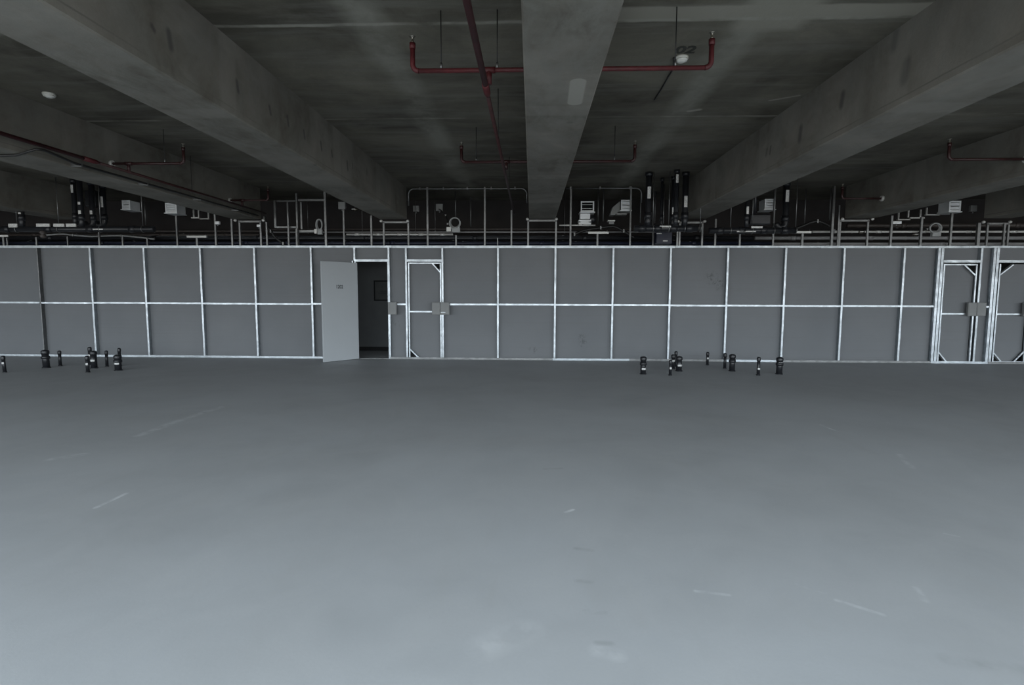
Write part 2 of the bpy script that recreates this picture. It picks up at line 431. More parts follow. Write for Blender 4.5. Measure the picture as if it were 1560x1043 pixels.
# ------------------------------------------------------------------ stud partition
WALL_H = 2.44
wall = empty('wall_back', (0, D, 0), 'structure')
wall['label'] = 'galvanised steel stud partition lined on the far side with grey boards'
DEP, FL = .088, .038                        # stud depth and flange width
def stud_mb(x, z0, z1, fl=FL, web=None, lean=0):
    """C stud: web on the side away from the middle of the room, flanges turned to the other"""
    s = -1 if (x < 0) else 1
    if web: s = web
    xw = x - s * fl / 2
    b = MB()
    t = .004
    def bx(xa, xb, ya, yb): b.box(min(xa, xb), max(xa, xb), ya, yb, z0, z1)
    bx(xw, xw + s * fl, D, D + t)                            # front flange
    bx(xw, xw + s * t, D + t, D + DEP - t)                    # web
    bx(xw, xw + s * fl, D + DEP - t, D + DEP)                 # rear flange
    bx(xw + s * (fl - t), xw + s * fl, D + t, D + .016)       # lip
    return b
STUDS = [-14.5, -13.28, -12.133, -10.867, -9.677, -8.467, -7.214, -6.014, -4.772, -0.729, 0.494, 1.715, 2.919, 4.108, 5.301, 6.499, 7.721]
for i, x in enumerate(STUDS):
    stud_mb(x, .004, WALL_H - .004, .020 if i == 3 else FL).build('stud', 'rod' if i == 3 else 'galv', wall)
X1A, X1B = -3.821, -3.081             # doorway 1
X2A, X2B = -2.705, -1.920               # framed opening 2
X3A, X3B = 8.449, 9.272               # framed opening 3
X4A, X4B = 9.563, 10.381               # framed opening 4
HEAD = 2.122
stud_mb(X1A, HEAD, WALL_H - .004).build('stud', 'galv', wall)
stud_mb(X1A - .045, .004, HEAD, .03).build('stud', 'galv', wall)
for x in (X1B, X2A, X2B, X3B): stud_mb(x, .004, WALL_H - .004).build('stud', 'galv', wall)
for x in (X3A, X4A):
    stud_mb(x - .03, .004, WALL_H - .004, .050, -1).build('stud', 'galv', wall)
    stud_mb(x + .035, .004, WALL_H - .004, .050, -1).build('stud', 'galv', wall)
for x in [X4B, 11.9, 13.1, 14.4] + [14.4 + 1.25 * k for k in range(1, 11)] + [-14.5 - 1.24 * k for k in range(1, 11)]: stud_mb(x, .004, WALL_H - .004).build('stud', 'galv', wall)
for x0, x1 in ((X1A, X1B), (X2A, X2B), (X3A + .06, X3B), (X4A + .06, X4B)):
    MB().box(x0, x1, D - .004, D, HEAD - .02, HEAD + .03).box(x0, x1, D, D + DEP, HEAD + .026, HEAD + .03).build('header', 'galv', wall)
# tracks: U channels, in stock lengths that meet unevenly
random.seed(3)
xx = XL
while xx < XR:
    nx = min(XR, xx + 3.0); j = random.uniform(-.006, .006)
    b = MB().box(xx + .003, nx - .003, D - .006, D - .002, WALL_H - .046 + j, WALL_H).box(xx + .003, nx - .003, D - .006, D + DEP + .006, WALL_H, WALL_H + .004)
    b.box(xx + .003, nx - .003, D + DEP + .002, D + DEP + .006, WALL_H - .055, WALL_H)
    b.build('top_track', 'galv', wall)
    xx = nx
for x0, x1, ms in ((XL, X1A - .06, 'galv'), (X1A - .06, X1B, 'rod'), (X1B, .45, 'rod'), (.45, 2.1, 'galv'), (2.1, 4.08, 'rod'), (4.08, 5.3, 'galv'), (5.3, X3A - .06, 'rod'), (X3A - .06, X4A, 'galv'), (X4A, XR, 'rod')):
    door = abs(x0 - (X1A - .06)) < .01
    b = MB().box(x0 + .003, x1 - .003, D - .006, D - .002, .001, .012 if door else .045)
    b.box(x0 + .003, x1 - .003, D - .002, D + DEP, .001, .005).build('bottom_track', ms, wall)
# horizontal noggins, one per bay, and the boards behind, two per bay
MID = 1.192
bays = [(STUDS[i], STUDS[i + 1]) for i in range(8)] + [(STUDS[8], X1A - .05), (X1B, X2A), (X2B, STUDS[9])]
bays += [(STUDS[i], STUDS[i + 1]) for i in range(9, 16)] + [(STUDS[16], X3A - .05), (X3B, X4A - .05), (X4B, 11.9), (11.9, 13.1), (13.1, 14.4)] + [(14.4 + 1.25 * k, 14.4 + 1.25 * (k + 1)) for k in range(10)] + [(-14.5 - 1.24 * (k + 1), -14.5 - 1.24 * k) for k in range(10)]
for k, (x0, x1) in enumerate(bays):
    j = random.uniform(-.004, .004)
    MB().box(x0 + .02, x1 - .02, D - .003, D + .001, MID - .018 + j, MID + .018 + j).box(x0 + .02, x1 - .02, D + .001, D + .05, MID + .014 + j, MID + .018 + j).build('noggin', 'galv', wall)
    for z0, z1 in ((.003, MID - .004), (MID + .004, WALL_H - .003)):
        MB().box(x0 + .003, x1 - .003, D + DEP, D + DEP + .013, z0, z1).build('gypsum_board', 'board', wall)
for x0, x1 in ((X1A, X1B), (X2A, X2B), (X3A, X3B), (X4A, X4B)):
    MB().box(x0 + .003, x1 - .003, D + DEP, D + DEP + .013, HEAD + .01, WALL_H - .003).build('gypsum_board', 'board', wall)

# ------------------------------------------------------------------ doors
# door 1: pale leaf swung out into the room
hx, hy = (-3.733, 11.530, 0.000)[:2]; fx, fy = (-4.262, 10.970, 0.000)[:2]
hy = D - .09
ux = Vector((fx - hx, fy - hy, 0)); LW = ux.length; ux.normalize(); uy = Vector((-ux.y, ux.x, 0))
if uy.y < 0: uy = -uy                        # towards the partition
d1 = empty('door_1', (hx, hy, 0), 'structure')
d1['label'] = 'pale grey door leaf swung open beside the dark doorway'
cx, cy = hx + ux.x * LW / 2, hy + ux.y * LW / 2
DOOR_H = 2.072
lf = bevel(MB().obox((cx + uy.x * .022, cy + uy.y * .022), ux, uy, LW / 2, .022, .012, DOOR_H).build('leaf', 'leaf', d1), .003)
for z in (.25, 1.05, 1.85):
    MB().cyl((hx + uy.x * .03 - ux.x * .012, hy + uy.y * .03 - ux.y * .012, z - .05), (hx + uy.x * .03 - ux.x * .012, hy + uy.y * .03 - ux.y * .012, z + .05), .008, 8).build('hinge', 'galv', lf)
# room number on the leaf
front = -uy
tx = Vector((-ux.x, -ux.y, 0))               # reading direction, left to right seen from the room
npos = Vector((hx, hy, 0)) + ux * (LW * .515) + front * .0015 ; npos.z = 1.560
mt_ = Matrix((tx, Vector((0, 0, 1)), front)).transposed().to_4x4(); mt_.translation = npos
text_mesh('room_number', '1202', 'ink', mt_, .15, .078, lf, .001, .012)
MB().box(X1A + .0, X1A + .025, D - .002, D + DEP + .02, .012, HEAD - .02).build('jamb', 'galv', d1)
MB().box(X1B - .03, X1B - .022, D + .005, D + DEP + .02, .012, HEAD - .02).build('jamb', 'galv', d1)

def framed_door(idx, xa, xb, zt, zb, midz, braces, label, top=True, rail_to=None, lx=.03):
    """steel framed leaf: stiles, rails, corner braces and a board with the braced corners cut away"""
    d = empty('door_%d' % idx, ((xa + xb) / 2, D, 0), 'structure'); d['label'] = label
    w = .028; y0, y1 = D - .004, D + .03
    for x in (xa, xb): MB().box(x - w / 2, x + w / 2, y0, y1, zb, zt).build('stile', 'galv', d)
    if top: MB().box(xa + w / 2, xb - w / 2, y0 + .002, y1, zt - w, zt).build('rail', 'galv', d)
    MB().box(xa + w / 2, xb - w / 2, y0 + .002, y1, zb, zb + w).build('rail', 'galv', d)
    MB().box(xa + w / 2, rail_to or xb - w / 2, y0 + .002, y1, midz - .015, midz + .015).build('rail', 'galv', d)
    corner = {'tl': (xa, zt, 1, -1), 'tr': (xb, zt, -1, -1), 'bl': (xa, zb, 1, 1), 'br': (xb, zb, -1, 1)}
    poly = []
    for nm in ('bl', 'br', 'tr', 'tl'):
        x, z, sx, sz = corner[nm]
        if nm in braces:
            a, c = braces[nm]                                   # reach along x and z
            q = [(x, z + sz * c), (x + sx * a, z)]
            if nm in ('br', 'tl'): q = q[::-1]
            poly += q
            n = Vector((c, 0, a)).normalized() * .014
            p0, p1 = (x + sx * w * .4, z + sz * (c - w * .2)), (x + sx * (a - w * .2), z + sz * w * .4)
            tt = (Vector(p1) - Vector(p0)).normalized(); nn = Vector((-tt.y, tt.x)) * .013
            MB().prism([(p0[0] + nn.x, p0[1] + nn.y), (p1[0] + nn.x, p1[1] + nn.y), (p1[0] - nn.x, p1[1] - nn.y), (p0[0] - nn.x, p0[1] - nn.y)], 'y', y0 + .003, y1 - .004).build('corner_brace', 'galv', d)
        else: poly.append((x, z))
    MB().prism(poly, 'y', D + DEP - .02, D + DEP - .008).build('board', 'board', d)
    return d
framed_door(2, -2.649, -1.961, 2.086, -0.009, 1.035, dict(tr=(.19, .21), bl=(.23, .23)), 'steel framed door leaf lined with grey board right of the doorway')
framed_door(3, 8.535, 9.186, 2.071, 0.020, 1.040, dict(tr=(.26, .24), bl=(.19, .22)), 'steel framed door leaf with heavy left studs near the right end')
framed_door(4, 9.656, 10.289, 2.072, 0.025, 1.038, dict(tl=(.27, .23), bl=(.19, .21), br=(.21, .24)), 'steel framed door leaf cut off by the right edge', False)

def lock_box(x0, x1, z0, z1, label, latch=False, y=D - .005):
    t = empty('lock_box', ((x0 + x1) / 2, y, z0)); tag(t, label, 'box', 'grey boxes at the doors')
    o = bevel(MB().box(x0, x1, y - .055, y, z0, z1).build('body', 'box', t), .004)
    cv = bevel(MB().box(x0 + .012, x1 - .012, y - .060, y - .053, z0 + .012, z1 - .012).build('cover', 'box', t), .003)
    if latch:
        xm = x0 + .055
        MB().box(xm - .05, xm + .05, y - .069, y - .060, z0 + .045, z0 + .06).build('latch', 'galv', cv, 'steel latch')
    return t
LBZ = (0.971, 1.238)
lock_box(-3.096, -2.909, *LBZ, 'grey box on the stud right of the open doorway')
lock_box(-2.145, -1.964, *LBZ, 'grey box on the door leaf right of the doorway, left of a pair')
lock_box(-1.958, -1.766, *LBZ, 'grey box with steel latch beside the door leaf, right of a pair', True)
LBZ = (1.000, 1.280)
lock_box(9.034, 9.206, *LBZ, 'grey box on the framed door near the right end, left of its pair')
lock_box(9.211, 9.398, *LBZ, 'grey box on the stud near the right end, right of its pair')
lock_box(10.157, 10.328, *LBZ, 'grey box cut off by the right edge of the picture')

# notice in the corridor
nx0, nx1, nz0, nz1 = -3.899, -3.310, 1.241, 1.741
nt_ = empty('framed_notice', (nx0, YB, nz0)); tag(nt_, 'dark framed notice on the corridor wall seen through the doorway', 'notice')
w = .03
MB().box(nx0, nx1, YB - .03, YB, nz1 - w, nz1).box(nx0, nx1, YB - .03, YB, nz0, nz0 + w).box(nx0, nx0 + w, YB - .03, YB, nz0 + w, nz1 - w).box(nx1 - w, nx1, YB - .03, YB, nz0 + w, nz1 - w).build('frame', 'dark', nt_)
MB().box(nx0 + w, nx1 - w, YB - .02, YB, nz0 + w, nz1 - w).build('sheet', 'notice', nt_)
for k in range(3):
    zz = nz0 + .24 - k * .03
    MB().box(nx0 + .16, nx1 - .12 - .05 * k, YB - .022, YB - .02, zz - .005, zz + .005).build('text_line', 'ink', nt_)

# ------------------------------------------------------------------ struts between the top track and the slab or beams
def strut(x, z1, w=.04, z0=WALL_H + .004, x_top=None, y=D + .02, name='brace_strut', mat='rod', ball=None):
    xt = x if x_top is None else x_top
    b = MB().prism([(x - w / 2, z0), (x + w / 2, z0), (xt + w / 2, z1), (xt - w / 2, z1)], 'y', y, y + .004)
    b.prism([(x - w / 2, z0), (x - w / 2 + .004, z0), (xt - w / 2 + .004, z1), (xt - w / 2, z1)], 'y', y + .004, y + w)
    b.prism([(x + w / 2 - .004, z0), (x + w / 2, z0), (xt + w / 2, z1), (xt + w / 2 - .004, z1)], 'y', y + .004, y + w)
    return b.build(name, mat, wall)
STRUTS = [  # foot x, head height, width
    (-11.548, 2.611, .035), (-10.883, 2.625, .04), (-10.175, 2.639, .03), (-9.462, 2.737, .04),
    (-8.939, 2.639, .035), (-8.389, 2.610, .035), (-7.717, 3.086, .04), (-6.859, 3.113, .045),
    (-6.497, 3.015, .045), (-5.731, 2.944, .04), (-5.256, 3.372, .04), (-5.077, 2.804, .045),
    (-4.440, 3.590, .055), (-4.044, 3.218, .04), (-3.449, 3.079, .045),
    (-2.235, SLAB, .045), (-1.627, 2.664, .04), (-1.011, SLAB, .045), (-0.444, 3.183, .04), (-0.737, 2.609, .025),
    (0.806, SLAB, .045), (1.376, 2.690, .045), (2.060, SLAB, .04), (2.540, 2.758, .04),
    (3.046, 2.757, .04), (3.835, 3.000, .045), (4.343, 2.689, .045),
    (5.030, SLAB, .04), (5.630, 2.715, .05), (6.233, SLAB, .055), (6.353, 3.276, .03),
    (7.432, 3.061, .05), (8.037, 3.034, .05), (8.635, 3.112, .05), (9.194, 2.913, .07),
    (9.702, 2.899, .045),
]
for x, z1, w in STRUTS: strut(x, z1, w * .8)
# thin threaded rods further back
for x, z0, z1, yy in ((-8.737, 2.939, 3.536, 12.2), (-1.398, 2.939, 3.596, 12.5), (1.424, 2.931, SLAB, 12.1),
                  (1.524, 2.988, SLAB, 12.0), (2.358, 2.984, SLAB, 12.2), (5.836, 2.940, SLAB, 12.1),
                  (6.308, 3.009, SLAB, 12.0), (-1.692, 3.097, SLAB, 12.15), (2.694, 2.983, SLAB, 12.3)):
    MB().cyl((x, yy, z0), (x, yy, z1), .014, 8).build('threaded_rod', 'rod', ceiling)
# brackets that saddle each beam end
def bracket(xa, xb, zr, xka, xkb, zk):
    for x in (xa, xb): strut(x, zr, .035, y=D + .045, name='bracket_post')
    br_ = MB().box(min(xa, xb) - .02, max(xa, xb) + .02, D + .045, D + .075, zr - .018, zr + .018).build('bracket_rail', 'rod', wall)
    for x in (xka, xkb): MB().lathe((x, D + .06, zk - .028), [(.012, 0), (.030, .012), (.034, .028), (.030, .044), (.012, .056)], 12).build('bracket_knob', 'channel', br_)
bracket(-6.337, -5.875, 2.961, -6.432, -5.813, 2.986)
bracket(-3.187, -2.656, 2.941, -3.242, -2.670, 2.968)
bracket(-0.089, 0.501, 2.971, -0.106, 0.506, 3.005)
bracket(3.100, 3.570, 2.926, 3.059, 3.615, 2.953)
bracket(6.400, 6.967, 2.962, 6.445, 7.056, 2.996)
bracket(9.802, 9.384, 2.899, 9.297, 9.831, 2.932)
# conduits along the slab edge, bent down at the beams
def conduit_run(xa, xb, label, enda=True, endb=True):
    z = SLAB - .035; y = D + .03; r = .016
    pts = []
    if enda: pts += [(xa, y, z - .35)] + arc((xa + .12, y, z - .12), .12, math.pi, math.pi / 2, 6, ((1, 0, 0), (0, 0, 1)))
    else: pts += [(xa, y, z)]
    if endb: pts += arc((xb - .12, y, z - .12), .12, math.pi / 2, 0, 6, ((1, 0, 0), (0, 0, 1))) + [(xb, y, z - .3)]
    else: pts += [(xb, y, z)]
    t = empty('conduit', (xa, y, z)); tag(t, label, 'conduit')
    MB().tube(pts, r, 8).build('tube', 'rod', t)
    n = max(2, int((xb - xa) / .5))
    for i in range(n):
        x = xa + .25 + (xb - xa - .5) * i / (n - 1)
        MB().box(x - .012, x + .012, y - .022, y + .022, z - .022, SLAB).build('clip', 'rod', t)
    return t
conduit_run(-2.64, -.12, 'thin steel conduit under the slab edge left of the centre beam')
conduit_run(.54, 2.280, 'thin steel conduit under the slab edge right of the centre beam', False, True)

# ------------------------------------------------------------------ strut frame left of the doorway and other bits above the partition
sf = empty('pipe_support_frame', (-5.029, D + .1, WALL_H)); tag(sf, 'dull steel strut frame standing above the partition left of the doorway', 'support frame')
def bar(x0, x1, z0, z1, y0, y1, nm, mt, par): return MB().box(min(x0, x1), max(x0, x1), y0, y1, min(z0, z1), max(z0, z1)).build(nm, mt, par)
yf = D + .09
bar(-5.589, -5.546, 2.833, 3.414, yf, yf + .04, 'post', 'rod', sf)
bar(-5.106, -5.071, 2.763, 3.564, yf, yf + .04, 'post', 'rod', sf)
bar(-5.031, -4.996, 2.804, 3.386, yf + .05, yf + .08, 'post', 'rod', sf)
bar(-5.546, -5.110, 2.828, 2.864, yf, yf + .04, 'rail', 'rod', sf)
bar(-5.526, -5.092, 3.386, 3.414, yf, yf + .04, 'rail', 'rod', sf)
bar(-5.051, -4.457, 3.399, 3.440, yf, yf + .04, 'rail', 'rod', sf)
bar(-5.073, -4.547, 2.740, 2.782, yf, yf + .04, 'rail', 'rod', sf)
bar(-5.105, -5.062, WALL_H + .005, 2.760, yf, yf + .04, 'post', 'rod', sf)

def small_box(name, px, pz, w, hgt, y, label, mat='box', cat='box', dep=.06):
    t = empty(name, (px, y, pz)); tag(t, label, cat)
    bevel(MB().box(px - w / 2, px + w / 2, y, y + dep, pz - hgt / 2, pz + hgt / 2).build('body', mat, t), .004)
    bevel(MB().box(px - w / 2 + .01, px + w / 2 - .01, y - .006, y + .001, pz - hgt / 2 + .01, pz + hgt / 2 - .01).build('cover', mat, t), .002)
    MB().cyl((px, y + dep * .5, pz - hgt / 2 - .035), (px, y + dep * .5, pz - hgt / 2 + .002), .014, 8).build('conduit_hub', 'rod', t)
    return t
small_box('junction_box', -4.063, 3.287, .15, .15, D - .02, 'grey junction box beside the beam above the open door')
small_box('junction_box', -2.062, 3.323, .15, .15, D + .5, 'faint grey junction box left of the hose ring below the slab')
small_box('junction_box', -2.581, 3.297, .13, .13, D + .5, 'faint dark junction box against the beam above the framed door')
small_box('junction_box', 8.919, 3.264, .15, .17, D + .3, 'grey junction box beside the far right white vent')
small_box('junction_box', 9.388, 3.269, .13, .13, D + .45, 'faint grey junction box by the rightmost beam end')

def hose_ring(px, pz, rx, rz, y, label, bx=None):
    t = empty('cable_coil', (px, y, pz - rz)); tag(t, label, 'cable coil')
    for k in range(3):
        pts = [(px + rx * (1 - .07 * k) * math.cos(a), y + .02 * k - .02, pz + rz * (1 - .06 * k) * math.sin(a) + .01 * k) for a in [2 * math.pi * i / 28 for i in range(28)]]
        MB().tube(pts, .014, 8, closed=True).build('loop', 'hose', t)
    bevel(MB().box(px - rx * .55, px + rx * .95, y - .03, y + .04, pz - rz * 1.65, pz - rz * .75).build('clamp', 'hose', t), .006)
    if bx: bevel(MB().box(px - rx * 1.55, px - rx * .72, y - .035, y + .03, pz - rz * 1.5, pz - rz * .70).build('tag_box', 'channel', t), .004)
    return t
hose_ring(-1.646, 2.912, .115, .115, D + .015, 'round grey cable coil above the second framed door', True)
hose_ring(-4.558, 2.873, .065, .12, D - .02, 'narrow grey cable coil hung on the strut frame', True)
hose_ring(8.271, 2.794, .115, .10, D - .03, 'tangled grey cable coil above the wall near the right end')

# ------------------------------------------------------------------ service pipes behind the partition head
def pipe(x0, x1, z, y, r, mat, label, coup=0, name='service_pipe', hung=False):
    t = empty(name, (x0, y, z)); tag(t, label, 'pipe')
    MB().cyl((x0, y, z), (x1, y, z), r, 14).build('tube', mat, t)
    for i in range(coup):
        x = x0 + (x1 - x0) * (i + .5) / coup
        MB().cyl((x - .05, y, z), (x + .05, y, z), r * 1.25, 14).build('coupling', mat, t)
    n = max(2, int((x1 - x0) / 2.4))
    for i in range(n):
        x = x0 + (x1 - x0) * (i + .3) / n
        MB().tube([(x + (r + .004) * math.cos(a), y, z + (r + .004) * math.sin(a)) for a in [2 * math.pi * j / 14 for j in range(14)]], .006, 6, closed=True).build('clamp', 'rod', t)
        if hung: MB().cyl((x, y, z + r), (x, y, SLAB), .005, 6).build('hanger_rod', 'rod', t)
    return t
XM = 4.782
pipe(XM, 14.5, 2.635, D + .35, .036, 'grey_pipe', 'grey painted service pipe above the right half of the partition', 6)
pipe(-14.5, XM - .02, 2.642, D + .40, .050, 'pvc', 'black service pipe above the left and middle of the partition', 8)
pipe(5.955, 14.3, 2.761, D + .30, .024, 'channel', 'pale conduit with couplings above the grey pipe at right', 9)
pipe(-4.074, -1.729, 2.708, D + .28, .022, 'channel', 'short pale conduit left of the round cable coil', 5, hung=True)
pipe(-5.899, 2.723, 2.852, D + .55, .014, 'dark_pipe', 'thin brown upper conduit above the middle of the partition', hung=True)
pipe(-5.877, 2.713, 2.781, D + .5, .016, 'grey_pipe', 'thin grey lower conduit above the middle of the partition', hung=True)
pipe(-14.4, 5.070, 2.510, D + .20, .036, 'navy', 'navy insulated pipe just above the partition top, left and middle', 6)
pipe(5.111, 14.4, 2.498, D + .20, .030, 'grey_pipe', 'grey pipe just above the partition top at right', 4)
pipe(6.840, 14.0, 2.927, D + .60, .045, 'dark_pipe', 'thick brown pipe high above the right end of the partition', 3)
pipe(0.569, 1.330, 2.874, D + .05, .014, 'channel', 'short bright conduit under the white vent right of the centre beam', 2)
pipe(-13.6, -6.131, 2.719, D + .5, .030, 'dark_pipe', 'brown pipe above the left end of the partition', 5)
pipe(-13.0, -5.982, 2.790, D + .35, .016, 'dark_pipe', 'thin brown conduit above the left end of the partition', 4)

def cable(pts, r, label, mat='cable'):
    t = empty('black_cable', pts[0]); tag(t, label, 'cable')
    P = [Vector(p) for p in pts]; Q = []
    for i in range(len(P) - 1):                                   # smooth the run through its points
        a, b_, c, d = P[max(0, i - 1)], P[i], P[i + 1], P[min(len(P) - 1, i + 2)]
        for k in range(6):
            u = k / 6
            Q.append(.5 * ((2 * b_) + (c - a) * u + (2 * a - 5 * b_ + 4 * c - d) * u * u + (3 * b_ - a - 3 * c + d) * u ** 3))
    Q.append(P[-1])
    MB().tube(Q, r, 8).build('sheath', mat, t)
    for i in range(0, len(P), 2): MB().box(P[i].x - .015, P[i].x + .015, P[i].y - r - .006, P[i].y + r + .006, P[i].z - r - .006, P[i].z + r + .006).build('strap', 'rod', t)
    return t
YC = D + .22
cable([(-10.832, 11.920, 2.691), (-10.453, 11.920, 2.712), (-10.199, 11.920, 2.690), (-9.780, 11.920, 2.661), (-9.105, 11.920, 2.676), (-8.363, 11.920, 2.604)], .018, 'black cable sagging behind the left end of the partition top', 'hose')
cable([(-5.813, 11.820, 3.044), (-5.762, 11.820, 2.875), (-5.679, 11.820, 2.763), (-5.582, 11.820, 2.622), (-5.412, 11.820, 2.495)], .026, 'black cable bending down right of the leftmost bracket')
cable([(-2.068, 12.140, 3.281), (-1.969, 12.060, 3.212), (-1.880, 11.950, 3.112), (-1.836, 11.850, 3.014), (-1.812, 11.780, 2.908)], .012, 'thin black cable dropping to the round cable coil from a junction box')
cable([(0.903, 11.920, 2.700), (1.113, 11.920, 2.784), (1.463, 11.920, 2.839), (1.742, 11.920, 2.866), (1.954, 11.920, 2.769), (2.180, 11.920, 2.630)], .03, 'thick black cable looping under the middle white vents')
cable([(5.478, 11.920, 2.767), (5.745, 11.920, 2.890), (6.013, 11.920, 2.972), (6.291, 11.920, 2.862), (6.364, 11.920, 2.766)], .03, 'thick black cable arching above the wall right of the tallest drain')
cable([(8.059, 11.920, 2.697), (8.150, 11.920, 2.752), (8.280, 11.920, 2.806), (8.389, 11.920, 2.779)], .014, 'thin black cable running into the tangled coil at right')
def valve(px, pz, y, label, hang=False):
    t = empty('pipe_valve', (px, y, pz)); tag(t, label, 'valve')
    MB().tube([(px - .06, y, pz), (px - .03, y, pz), (px - .02, y, pz), (px + .02, y, pz), (px + .03, y, pz), (px + .06, y, pz)], [.022, .022, .034, .034, .022, .022], 12).build('body', 'brass', t)
    MB().cyl((px, y, pz), (px, y - .05, pz), .009, 8).build('stem', 'channel', t)
    if hang: MB().cyl((px, y, pz + .02), (px, y, SLAB), .006, 6).build('hanger_rod', 'rod', t)
    MB().box(px - .06, px + .015, y - .058, y - .050, pz - .008, pz + .008).build('lever', 'channel', t)
    return t
valve(6.970, 2.755, D + .28, 'pale valve on the conduit beside the rightmost full bracket')
valve(8.046, 2.695, D + .2, 'small pale valve left of the tangled cable coil')
valve(-3.879, 3.249, D + .3, 'tiny pale valve under the beam above the open doorway', True)

def channel(xa, xb, z, y, label, foot=False):
    t = empty('strut_channel', ((xa + xb) / 2, y, z)); tag(t, label, 'channel')
    MB().box(xa, xb, y, y + .004, z - .020, z + .020).box(xa, xb, y + .004, y + .04, z + .016, z + .020).box(xa, xb, y + .004, y + .04, z - .020, z - .016).build('bar', 'channel', t)
    xm = (xa + xb) / 2
    MB().cyl((xa + .03, y + .02, z - .02), (xa + .03, y + .02, z + .055), .010, 8).build('bolt', 'rod', t)
    MB().cyl((xb - .03, y + .02, z - .02), (xb - .03, y + .02, z + .055), .010, 8).build('bolt', 'rod', t)
    if foot: MB().box(xm - .02, xm + .02, y + .004, y + .03, WALL_H + .004, z - .02).build('foot', 'rod', t)
    return t
channel(-7.506, -7.070, 2.638, D + .03, 'pale steel channel left of the leftmost beam bracket', True)
channel(1.176, 1.602, 2.711, D - .03, 'pale steel channel on a strut below the middle white vents')
channel(5.351, 5.780, 2.718, D - .03, 'pale steel channel on a strut above the partition, right of the black drains')
channel(-11.764, -11.525, 2.653, D + .03, 'pale steel channel at the left edge of the picture', True)

# ------------------------------------------------------------------ white ventilation terminals
def vent(x0, x1, z0, z1, y, label, dark=True, slats=3, dep=.30, lid=True):
    """sheet metal box with a projecting face frame, slats and a bottom flange"""
    t = empty('vent_terminal', ((x0 + x1) / 2, y, z0)); tag(t, label, 'vent', 'white vents above the partition')
    w = .028
    fr_ = MB().box(x0, x1, y - .02, y, z1 - w, z1).box(x0, x1, y - .02, y, z0, z0 + w).box(x0, x0 + w, y - .02, y, z0 + w, z1 - w).box(x1 - w, x1, y - .02, y, z0 + w, z1 - w)
    ff = bevel(fr_.build('face_frame', 'vent', t), .003)
    b = MB()                                                       # open fronted body
    b.box(x0 + .01, x1 - .01, y, y + dep, z0 + .004, z0 + .012).box(x0 + .01, x1 - .01, y, y + dep, z1 - .012, z1 - .004)
    b.box(x0 + .01, x0 + .018, y, y + dep, z0 + .012, z1 - .012).box(x1 - .018, x1 - .01, y, y + dep, z0 + .012, z1 - .012).box(x0 + .018, x1 - .018, y + dep - .01, y + dep, z0 + .012, z1 - .012)
    b.build('body', 'dark' if dark else 'vent', t)
    for k in range(slats):
        zz = z0 + w + (z1 - z0 - 2 * w) * (k + .5) / slats
        hh = .006 if dark else (z1 - z0 - 2 * w) / slats * .40
        MB().prism([(y - .012, zz - hh), (y + .018, zz + hh - .006), (y + .018, zz + hh), (y - .012, zz - hh + .006)] if dark else [(y - .010, zz - hh), (y + .004, zz - hh), (y + .004, zz + hh), (y + .0, zz + hh)], 'x', x0 + w, x1 - w).build('slat', 'vent', ff)
    if lid: bevel(MB().box(x0 - .02, x1 + .02, y - .04, y + dep, z0 - .022, z0 - .002).build('bottom_flange', 'vent', t), .003)
    return t
YV = D + .12
v1 = vent(-8.964, -8.780, 3.239, 3.429, YV, 'white vent behind the black drains at far left', False, 2)
v2 = vent(-7.999, -7.743, 3.160, 3.371, YV, 'white vent half hidden by the second beam from the left', False, 4)
v3 = vent(1.021, 1.304, 3.164, 3.383, YV, 'white vent with dark open louvres right of the centre beam', True, 2)
v4 = vent(1.870, 2.077, 3.196, 3.408, YV, 'white vent with grey tapered duct left of the black drain stacks', False, 2)
v5 = vent(4.857, 5.067, 3.211, 3.420, YV, 'white vent under the first beam right of centre', False, 3)
v6 = vent(8.615, 8.853, 3.156, 3.370, YV, 'white vent below the far right beam', False, 2)
# vent 3: stepped neck below it
xa, xb = 1.002, 1.224
bevel(MB().box(xa + .01, xb, YV - .01, YV + .2, 3.013, 3.141 - .012).build('neck', 'vent', v3), .008)
bevel(MB().box(xa - .02, xb + .02, YV - .04, YV + .22, 2.958, 2.992).build('neck_flange', 'vent', v3), .003)
bevel(MB().box(xa - .02, xb + .02, YV - .04, YV + .22, 2.896, 2.937).build('neck_flange', 'vent', v3), .003)
MB().box(xa + .02, xb - .02, YV, YV + .2, 2.937, 2.958).build('neck', 'vent', v3)
MB().lathe((1.280, YV + .05, 2.937), [(.03, 0), (.07, .03), (.075, .10), (.05, .15)], 14).build('damper', 'pvc', v3)
# vent 4: tapered transition down to the left
p = [(1.855, 3.388), (1.859, 3.197), (1.750, 3.101), (1.653, 3.101), (1.705, 3.265)]
MB().prism(p, 'y', YV + .04, YV + .26).build('transition', 'box', v4)
bevel(MB().box(1.777, 1.999, YV - .02, YV + .2, 3.101, 3.135).build('transition_flange', 'box', v4), .003)
bevel(MB().box(1.600, 1.752, YV - .02, YV + .15, 2.964, 2.989).build('transition_flange', 'channel', v4), .003)
MB().box(1.628, 1.732, YV, YV + .12, 2.909, 2.964).build('neck', 'box', v4)
